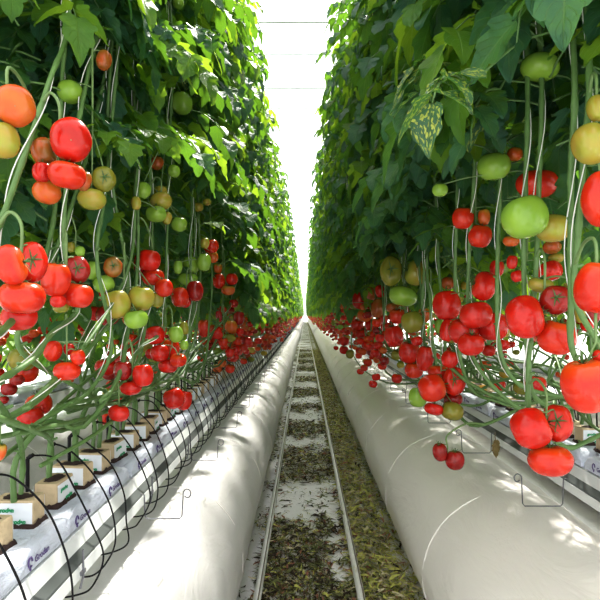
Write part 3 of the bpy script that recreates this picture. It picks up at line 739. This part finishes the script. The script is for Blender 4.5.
# inner plants of the near left row (second wire line), give depth behind the near stems
# distant remainder as one mass per side
def mass(side, y0, y1, step, xw, xo, name, label, nleaf=30, zb=1.6, lp=0):
    mb = MB(); r = random.Random(hash(name) % 1000 if False else len(name)); y = y0; ln = lean_L if side == 'L' else lean_R
    while y < y1:
        for x in xw:
            for i in range(nleaf):
                z = zb+(4.3-zb)*r.random(); a = r.uniform(0, 6.3); L = r.uniform(.22, .40); p = np.array([x+ln(z)+.10*math.cos(a), y+r.uniform(-.3, .3), z])
                for k2 in range(3):
                    d = np.array([math.cos(a+k2-1), math.sin(a+k2-1), r.uniform(-.9, .1)]); put_leaflet(mb, TL, p+d*.08, d, np.array([0, 0, 1.]), L*.8, 1 if r.random() < lp else mi_std(r), r)
        y += step
    tag(obj(name, mb.mesh(name, LM)), label, 'foliage', None, 'stuff')
mass('L', 30, END-4, .55, (-.60, -.85), 0, 'distant_left_foliage', 'mass of tomato foliage at the far end of the left row', 26)
mass('R', 30, END-4, .55, (.62, .9), 0, 'distant_right_foliage', 'mass of tomato foliage at the far end of the right row', 26)
mass('L', 1.0, 30, .42, (-3.3, -3.7), 0, 'foliage_of_further_left_rows', 'mass of tomato foliage in the rows beyond the left rows', 17, 1.0, .6)  # extra pale leaflets imitate bright light between the leaves by colour
mass('R', 1.0, 26, .42, (3.7, 4.1), 0, 'foliage_of_further_right_rows', 'mass of tomato foliage in the rows beyond the right rows', 30)

# big near leaves of the right row ------------------------------------
def big_leaf(px, py, X, az, L, mi, elev, npair=3, seed=1, lr=1.0):
    p = at_x(px, py, X); best = min([a for a in PL if a[2] == 'R'], key=lambda a: np.min(np.linalg.norm(a[1]-np.array(p), axis=1)))
    r = random.Random(seed); mb = MB(); base = np.array(best[0].location)
    Q = best[1]; s = Q[np.argmin(np.linalg.norm(Q-(np.array(p)+[0, 0, .09]), axis=1))]
    global OFFSET; OFFSET = base
    compound(mb, TH, np.array(p)-base, az, L, r, elev, npair, lambda _: mi, 6, lr, 3, .004); OFFSET = None
    if len(mb.v) < 4: return
    mb.tube(catmull([s, (s+np.array(p))/2+[0, 0, .03], np.array(p)], 5)-base, .0028, 6, 3)
    obj('leaf', mb.mesh('leaf', LM), best[0])
W = math.pi
for a in [(470, 85, .34, -2.3, .20, 2, .1, 3, 31, 1.3), (430, 60, .33, -2.0, .22, 2, -.2, 3, 33, 1.2), (500, 10, .34, -1.8, .20, 2, -.6, 3, 34, 1.3), (525, 90, .38, -1.9, .18, 0, -.7, 2, 35, 1.5), (565, 70, .42, -1.8, .18, 0, -.9, 2, 36, 1.4), (452, 95, .48, -1.9, .26, 2, .2, 3, 3, 1.15), (400, 10, .50, -2.2, .26, 2, -.3, 2, 4, 1.1), (470, 20, .46, -1.6, .25, 2, -.6, 2, 5, 1.3),
          (515, 40, .50, -1.7, .26, 0, -.5, 3, 6, 1.25), (560, 100, .50, -1.8, .24, 0, -.7, 2, 7, 1.35), (500, 90, .50, -2.4, .25, 0, -.2, 3, 8, 1.2),
          (440, 60, .52, -2.6, .28, 0, .1, 3, 9, 1.1), (590, 20, .50, -1.8, .26, 0, -.4, 3, 10, 1.2), (540, 120, .5, -2.8, .22, 0, -.8, 2, 11, 1.3),
          (420, 130, .55, -2.2, .27, 0, -.3, 3, 12, 1.15), (470, 130, .54, -2.0, .24, 0, -.5, 3, 13, 1.1), (390, 180, .52, -2.5, .30, 0, -.5, 3, 14, 1.1), (365, 200, .5, -2.2, .34, 1, -.7, 3, 15, 1.0),
          (600, 90, .52, -2.2, .22, 0, -.9, 2, 16, 1.3), (485, 60, .50, -1.5, .22, 0, -.9, 2, 17, 1.35)]: big_leaf(*a)
# withered leaf hanging under a low stem of the right row
p = at_x(495, 432, .8)
best = min([a for a in PL if a[2] == 'R'], key=lambda a: np.min(np.linalg.norm(a[1]-np.array(p), axis=1)))
mb = MB(); base = np.array(best[0].location); pp = np.array(p)-base
mb.tube([pp, pp+[0, 0, -.02], pp+[.005, 0, -.045]], .0015, 4, 0)
rr = random.Random(2)
for k2 in range(3): put_leaflet(mb, TH, pp+[.005, 0, -.035-.012*k2], np.array([rr.uniform(-.3, .3), rr.uniform(-.3, .3), -1]), np.array([0, 1., .2]), .05, 0, rr)
o = obj('withered_leaf', mb.mesh('withered_leaf', M['withered']), best[0]); o['label'] = 'brown withered leaf hanging from the low stem'
mb = MB(); mb.box(-.02, .02, -.001, .001, 0, .035); mb.tube([(0, 0, .035), (0, 0, .06)], .0012, 4)
o = obj('plant_tag', mb.mesh('plant_tag', M['tag'], False), None, at_x(483, 391, 1.05)); tag(o, 'small amber plastic tag over the right gutter, behind the stems', 'tag')

# support strings -----------------------------------------------------
cntS = {'L': 0, 'R': 0}
for pl, Q, side in PL:
    if pl['group'].startswith('tomato plants behind'): continue
    if cntS[side] >= (15 if side == 'L' else 20): continue
    i0 = np.argmax(Q[:, 2] > 1.28)
    seg = Q[i0:]; L = np.cumsum(np.r_[0, np.linalg.norm(np.diff(seg, axis=0), axis=1)])
    P = []
    for t in np.arange(0, L[-1], .025):
        c = np.array([np.interp(t, L, seg[:, k]) for k in range(3)]); a = t*14+len(PL)
        off = .0105+.003*math.sin(t*5)
        P.append(c+[off*math.cos(a), off*math.sin(a), 0])
    P.append(np.array([seg[-1][0], seg[-1][1], 4.6]))
    mb = MB(); mb.tube(np.array(P), .0014, 4)
    o = obj('support_string', mb.mesh('support_string', M['twine'])); k2 = cntS[side]; nm = 'left' if side == 'L' else 'right'
    tag(o, '%s white support string from the camera wound up a stem of the %s row' % (ORD[k2], nm) if k2 < 12 else 'thin white support string wound up a further stem of the %s row' % nm, 'string', 'support strings of the %s row' % nm); cntS[side] += 1
# wires the strings hang from
for i, x in enumerate((-.95, -.62, .40, .72)):
    mb = MB(); mb.tube([(x, -1, 4.6), (x, 50, 4.6), (x, END-2, 4.6)], .003, 5)
    tag(obj('overhead_wire', mb.mesh('overhead_wire', M['wire'])), 'steel wire high above the plants, ' + ['outermost on the left', 'inner left', 'inner right', 'outermost on the right'][i], 'wire')

# ------------------------------------------------------------------ tomatoes
def tomato_mesh(seed, nu, nv):
    r = random.Random(seed); lob = r.choice((5, 6, 7)); ph = r.uniform(0, 6); amp = r.uniform(.03, .075); ax = r.uniform(-.05, .05); mb = MB(); V = []
    for i in range(nv+1):
        th = math.pi*i/nv; s, c = math.sin(th), math.cos(th)
        for j in range(nu):
            f = 2*math.pi*j/nu
            k2 = 1+amp*math.cos(lob*f+ph)*(s**2)*(.16+.95*max(0, c+.1))+ax*math.cos(2*f)*s
            x = .5*s**.86*k2 if s > 1e-6 else 0
            z = .5*c
            z -= .11*math.exp(-(th/.42)**2)+0; z += .035*math.exp(-((math.pi-th)/.3)**2)
            V.append((x*math.cos(f), x*math.sin(f), z))
    q = [(i*nu+j, i*nu+(j+1) % nu, (i+1)*nu+(j+1) % nu, (i+1)*nu+j)[::-1] for i in range(nv) for j in range(nu)]
    mb.add(V, q, 0)
    if nu > 12:
        n = 8; VV = [(.018*math.cos(a), .018*math.sin(a)*(.7 if k2 % 2 else 1.2), -.467) for k2, a in enumerate(np.linspace(0, 2*math.pi, n, endpoint=False))]+[(0, 0, -.474)]
        mb.add(VV, [(j, (j+1) % n, n, n) for j in range(n)], 1)
    return mb
TOM = {}
def tom(seed, col, hi=True):
    k2 = (seed, col, hi)
    if k2 not in TOM:
        me = tomato_mesh(seed, 28 if hi else 10, 18 if hi else 7).mesh('tomato', [FR[col], M['scar']]); TOM[k2] = me
    return TOM[k2]
def calyx_mesh():
    mb = MB()
    for k2 in range(6):
        a = k2*math.pi/3+.35*math.sin(k2*5); ls = (1, .7, .9, .55, 1.05, .75)[k2]; d = np.array([math.cos(a), math.sin(a), 0]); s = np.array([-math.sin(a), math.cos(a), 0]); V = []
        for t, w, z in ((0, .02, .40), (.12, .03, .425), (.24, .022, .475), (.34, .013, .49), (.42, .002, .54+.04*math.sin(k2*7))):
            for u in (-1, 0, 1): V.append(d*t*ls+s*.03*math.sin(t*12+k2)*t+s*w*u+np.array([0, 0, z+(.012 if u == 0 else 0)]))
        mb.add(V, [(i*3+j, i*3+j+1, (i+1)*3+j+1, (i+1)*3+j) for i in range(4) for j in range(2)])
    mb.tube([(0, 0, .38), (.01, 0, .50), (.03, 0, .60)], [.035, .03, .034], 6, 0, True)
    return mb.mesh('calyx', M['calyx'])
CAL = calyx_mesh()
ALLT = []      # centre, radius
def add_tomato(c, w, h, col, face, label, group, hi=True, seed=None):
    r = rnd
    s = seed if seed is not None else r.randrange(5)
    o = obj('tomato', tom(s, col, hi), None, c)
    to_cam = Vector((0, 0, H))-Vector(c); yaw = math.atan2(to_cam.y, to_cam.x)
    if face == 'b':      # blossom end faces the camera
        q = (-to_cam).to_track_quat('Z', 'Y'); o.rotation_mode = 'QUATERNION'; o.rotation_quaternion = q; o.scale = (w, h, min(w, h)*.85)
    elif face == 'c':    # stem end faces the camera
        d = to_cam.normalized()+Vector((0, 0, .25)); q = d.to_track_quat('Z', 'Y'); o.rotation_mode = 'QUATERNION'; o.rotation_quaternion = q; o.scale = (w, h, min(w, h)*.85)
    elif face == 'l' or face == 'r':   # tipped sideways so the outline is taller than wide
        o.rotation_euler = (0, (1 if face == 'l' else -1)*r.uniform(1.15, 1.4), r.uniform(-.3, .3)); o.scale = (h*.93, w, w*.97)
    else:
        o.rotation_euler = (r.uniform(-.25, .25), r.uniform(-.25, .25), r.uniform(0, 6.28)); o.scale = (w, w, h*1.06)
    tag(o, label, 'tomato', group)
    if CAL is not None: obj('calyx', CAL, o, scale=(.8, .8, 1))
    ALLT.append((Vector(c), max(w, h)/2)); return o
def positions(ms):
    n = len(ms)
    if n == 1: return ['the only fruit']
    if n == 2:
        a, b = ms; 
        if abs(a[0]-b[0]) >= abs(a[1]-b[1]): return ['left one', 'right one'] if a[0] < b[0] else ['right one', 'left one']
        return ['upper one', 'lower one'] if a[1] < b[1] else ['lower one', 'upper one']
    out = [None]*n
    for nm, key in (('topmost', lambda m: m[1]), ('lowest', lambda m: -m[1]), ('leftmost', lambda m: m[0]), ('rightmost', lambda m: -m[0])):
        k2 = sorted(range(n), key=lambda i: key(ms[i]))[0]
        out[k2] = nm if out[k2] is None else out[k2]
    order = sorted(range(n), key=lambda i: ms[i][0])
    for i in range(n):
        if out[i] is None: out[i] = ORD[order.index(i)]+' from left'
    return out
STALKS = {}
for phrase, X, ms in CL:
    cx = sum(m[0] for m in ms)/len(ms); Yc = F*X/(cx-VX)
    placed = []; pos = positions(ms)
    for m, ps in zip(ms, pos):
        px, py, w, h, col, face = m
        dv = Vector(((px-VX)/F, 1, -(py-VY)/F)); Y = Yc if len(ms) < 5 or abs(F*X/(px-VX)-Yc) < .25 else F*X/(px-VX)
        Y = min(max(Y, Yc-.3), Yc+.3)
        for it in range(40):
            c = dv*Y+Vector((0, 0, H)); rw = w*Y/F; rh = h*Y/F; r_ = (rw+rh)/4; ok = True
            for c2, r2 in placed:
                if (c-c2).length < (r_+r2)*.93: ok = False
            if ok: break
            Y += .012
        add_tomato(c, rw, rh, col, face, '%s tomato, %s of the %s' % (CW[col], ps, phrase), 'tomatoes of the '+phrase)
        placed.append((c, r_))
    # the stalk that carries the cluster, from the nearest stem of its row
    side = 'L' if X < 0 else 'R'
    top = max(placed, key=lambda a: a[0].z+a[1]); cc = sum((p[0] for p in placed), Vector())/len(placed)
    tgt = np.array(cc); tgt[2] = top[0].z+top[1]+.01; best = None
    for a in PL:
        if a[2] != side or a[0]['group'].startswith('tomato plants behind'): continue
        Qz = a[1]; d = np.linalg.norm((Qz-(tgt+[0, 0, .03]))*[1, 1, 1.2], axis=1); d[(Qz[:, 2] < tgt[2]-.02)] += .15
        i = int(np.argmin(d))
        if best is None or d[i] < best[0]: best = (d[i], a, Qz[i])
    _, a, s = best; base = np.array(a[0].location); mb = MB()
    big = max(p[1] for p in placed); rr_ = .0032 if big > .03 else .0022
    s = np.array(s); hub = tgt+[0, 0, .012]; midp = (s+hub)/2+[0, 0, .03]; hub2 = hub+[0, 0, .012]
    low = np.array(cc)
    path = catmull([s, midp, hub2, (hub+low)/2+[0, 0, .0], low], 6)
    mb.tube(path-base, np.linspace(rr_*1.25, rr_*.8, len(path)), 6)
    for c, r_ in placed:
        t = np.array(c)+[0, 0, r_*.7]; j = path[np.argmin(np.linalg.norm(path-t, axis=1))]
        mb.tube(catmull([j, (j+t)/2+[0, 0, .006], t], 3)-base, rr_*.7, 5)
    obj('truss_stalk', mb.mesh('truss_stalk', M['stem_pale']), a[0])

# procedural trusses farther along both rows ---------------------------
low = MB(); nind = 0; NT = 300-len(ALLT)
lowm = {}
def rand_col(r, z):
    x = r.random(); t = (z-1.2)/.7
    if x < .13+.5*max(0, t-.45): return r.choice('GYL')
    if x < .22+.5*max(0, t-.3): return 'K'
    return r.choice('RRRDOO')
rt = random.Random(21)
tl = []
def trusses(side, y0, y1, xr, dens, zr=(1.10, 1.62), row='front'):
    y = y0
    while y < y1:
        for k2 in range(1 if rt.random() < dens % 1 or dens < 1 else int(dens)):
            x = rt.uniform(*xr); z = rt.uniform(*zr) if rt.random() < .93 else rt.uniform(1.6, 2.1)
            n = rt.choice((3, 4, 5, 6))
            for j in range(n):
                c = Vector((x+rt.uniform(-.05, .05), y+rt.uniform(-.07, .07), z-j*.035+rt.uniform(-.03, .03)))
                tl.append((c, rt.uniform(.055, .082), rand_col(rt, z), side, row))
        y += .22
trusses('L', 3.9, 40, (-.62, -.50), 2)
trusses('R', 3.6, 40, (.50, .66), 2)
trusses('L', 1.6, 14, (-.95, -.66), 1, (1.22, 1.6), 'inner')
trusses('R', 1.9, 14, (.74, 1.1), 1, (1.22, 1.6), 'inner')
trusses('L', 1.6, 12, (-1.85, -1.7), 2, (1.15, 1.6), 'back')
trusses('R', 2.0, 12, (2.0, 2.3), 2, (1.15, 1.6), 'back')
tl.sort(key=lambda t: t[0].y+(6 if t[4] == 'back' else 2 if t[4] == 'inner' else 0))
vlo, qlo = None, None
lo = tomato_mesh(3, 8, 6); LV, LQ = np.concatenate(lo.v), np.concatenate(lo.q)
stuff = MB(); cols = list(FR.keys())
for c, d, col, side, row in tl:
    if any((c-a).length < (d/2+b)*.9 for a, b in ALLT): continue
    nm = 'left' if side == 'L' else 'right'
    if nind < NT:
        nind += 1
        ph = {'front': 'far along the aisle side of the %s row', 'inner': 'deep inside the %s row, behind its stems', 'back': 'in the next row behind the %s row'}[row] % nm
        add_tomato(c, d, d*.86, col, '', '%s tomato %s' % (CW[col], ph), 'small tomatoes %s, %s' % (ph, CW[col]), True)
    else:
        stuff.add(LV*[d, d, d*.86]+np.array(c), LQ, cols.index(col)); ALLT.append((c, d/2)) if c.y < 8 else None
# very far: small fruit dots
for side, xr in (('L', (-.66, -.50)), ('R', (.50, .66))):
    for i in range(1500):
        y = 40+rt.random()*60; d = .08
        stuff.add(LV*[d, d, d*.86]+np.array([rt.uniform(*xr), y, rt.uniform(1.05, 1.65)]), LQ, cols.index(rt.choice('RRRDOOK')))
tag(obj('distant_tomatoes', stuff.mesh('distant_tomatoes', [FR[c] for c in cols])), 'mass of small red tomatoes receding along all the rows', 'tomatoes', None, 'stuff')
# stems lying in tangles low behind the left blocks and along the right gutter
def tangle(side, n, y0, y1, xr, zr):
    own = [a for a in PL if a[2] == side and not a[0]['group'].startswith('tomato plants behind')]
    for i in range(n):
        y = rt.uniform(y0, y1); x0 = rt.uniform(*xr); P = []; z = rt.uniform(*zr); L = rt.uniform(.5, 1.1)
        for k2 in range(6):
            f = k2/5; P.append((x0+(.05*math.sin(f*5+i)), y+L*f, z+.10*math.sin(f*3+i*1.3)*f+(.18*f*f)))
        Q = catmull(P, 5); a = min(own, key=lambda a: np.min(np.linalg.norm(a[1]-Q[-1], axis=1)))
        s = a[1][np.argmin(np.linalg.norm(a[1]-Q[-1], axis=1))]
        Q = catmull(P+[tuple(s)], 5)
        mb = MB(); b = np.array(a[0].location); mb.tube(Q-b, .0058, 6, 0, True); obj('lying_stem', mb.mesh('lying_stem', M['stem']), a[0])
tangle('L', 32, .85, 5.5, (-.84, -.60), (1.12, 1.24))
tangle('R', 40, 1.0, 5.5, (.86, 1.28), (1.10, 1.24))

# ------------------------------------------------------------------ litter
def litter(name, n, fn, prob, label, size=(.02, .06), hmax=.05):
    mat = LIT
    mb = MB(); r = np.random.RandomState(len(name)); V = []; Q = []; k2 = 0
    while k2 < n:
        x, y, dens = fn(r)
        if r.rand() > dens: continue
        L = r.uniform(*size); w = L*(r.uniform(.03, .09) if r.rand() < .5 else r.uniform(.12, .30)); a = r.uniform(0, 6.3); b = a+r.uniform(-.9, .9); z = max(.003, r.uniform(.0, hmax)*dens*(.65+.9*noise.noise((x*9, y*9, 3))))
        p = np.array([x, y, z]); d = np.array([math.cos(a), math.sin(a), r.uniform(-.3, .5)]); e = np.array([math.cos(b), math.sin(b), r.uniform(-.7, .4)])
        s = np.array([-math.sin(a), math.cos(a), r.uniform(-.8, .8)])*w/2
        m = p+d*L/2; q = m+e*L/2; i0 = len(V)
        for v in (p-s*.4, p+s*.4, m-s, m+s, q-s*.3, q+s*.3):
            v[2] = max(.003, v[2]); V.append(v)
        Q += [(i0, i0+1, i0+3, i0+2), (i0+2, i0+3, i0+5, i0+4)]; k2 += 1
    mb.add(V, Q); mb.mi = [np.repeat(r.choice(len(mat), len(Q)//2, p=prob), 2)]; tag(obj(name, mb.mesh(name, mat, False)), label, 'leaf litter', None, 'stuff')
LIT = [simple('litter_dark', (.05, .038, .028), .8, 0, .4, 40, 0, .1), simple('litter_olive', (.15, .17, .055), .75, 0, .4, 40), simple('litter_yellow_green', (.56, .56, .15), .75, 0, .35, 40), simple('litter_rust', (.32, .15, .09), .8, 0, .4, 40), simple('litter_straw', (.62, .56, .36), .8, 0, .25, 40)]
PATCH = [(2.5, 3.72), (4.65, 5.75), (6.35, 7.3), (8.0, 8.7), (9.5, 10.6), (11.6, 12.6), (13.8, 15), (16, 17.2), (18.2, 19.8), (21, 22.3)]
def f_mid(r):
    x = r.uniform(-.27, .29); y = 2.3+20*r.rand()**1.6; e = .34*noise.noise((x*6, y*3, 0))+.12*noise.noise((x*22, y*16, 0)); d = .07
    for a, b in PATCH:
        if a+e < y < b+e: d = 1.
    if .12 < x and y < 7 and noise.noise((x*8, y*4, 5)) > 0 and y > 3.7: d = max(d, .5)
    if y < 3.7 and x > .14 and noise.noise((x*3, y*6, 2)) > -.02: d = .12
    return x, y, d
def f_right(r):
    x = r.uniform(.27, .66); y = 2.2+20*r.rand()**1.5; d = 1. if x < .565+.06*noise.noise((0, y*3, 1)) else .25
    return x, y, d
def f_left(r):
    x = r.uniform(-.46, -.22); y = 2.4+12*r.rand()**1.3; n_ = noise.noise((x*4, y*1.7, 9)); return x, y, 1. if n_ > .12 else .06
litter('leaf_litter', 30000, f_mid, [.36, .34, .12, .10, .08], 'dark dry leaf and stem litter lying in patches between the two rails', (.02, .07), .045)
litter('yellow_leaf_litter', 34000, f_right, [.06, .18, .44, .08, .24], 'thick yellow-green strip of cut leaves right of the right rail', (.02, .075), .075)
litter('scattered_leaf_litter', 3200, f_left, [.34, .30, .12, .14, .10], 'sparse dry leaf litter between the left rail and the left duct', (.015, .05), .025)

# ------------------------------------------------------------------ light, sky, camera
w = bpy.data.worlds.new('World'); bpy.context.scene.world = w; w.use_nodes = True; nt = w.node_tree; nt.nodes.clear()
sky = nt.nodes.new('ShaderNodeTexSky'); sky.sky_type = 'HOSEK_WILKIE'; sky.turbidity = 5; sky.ground_albedo = .6
sky.sun_direction = Vector((.25, .6, .75)).normalized()
mx = nt.nodes.new('ShaderNodeMix'); mx.data_type = 'RGBA'; mx.inputs[0].default_value = .72
nt.links.new(sky.outputs[0], mx.inputs[6]); mx.inputs[7].default_value = (1.07, 1.04, 1.02, 1)
bg = nt.nodes.new('ShaderNodeBackground'); bg.inputs[1].default_value = 2.75; nt.links.new(mx.outputs[2], bg.inputs[0])
ow = nt.nodes.new('ShaderNodeOutputWorld'); nt.links.new(bg.outputs[0], ow.inputs[0])
sun = bpy.data.lights.new('Sun', 'SUN'); sun.energy = 13.0; sun.angle = math.radians(3.0); sun.color = (1, .95, .86)
so = bpy.data.objects.new('Sun', sun); C.objects.link(so)
so.rotation_euler = (Vector((.15, .62, .76))).to_track_quat('Z', 'Y').to_euler()
cam = bpy.data.cameras.new('Camera'); cam.sensor_width = 36; cam.lens = F/600*36; cam.clip_start = .05; cam.clip_end = 400
cam.shift_x = -(VX-300)/600; cam.shift_y = (VY-300)/600
co = bpy.data.objects.new('Camera', cam); C.objects.link(co); co.location = (0, 0, H); co.rotation_euler = (math.pi/2, 0, 0)
bpy.context.scene.camera = co
vs = bpy.context.scene.view_settings; vs.view_transform = 'Standard'; vs.look = 'None'; vs.exposure = 0.12; vs.gamma = 0.88
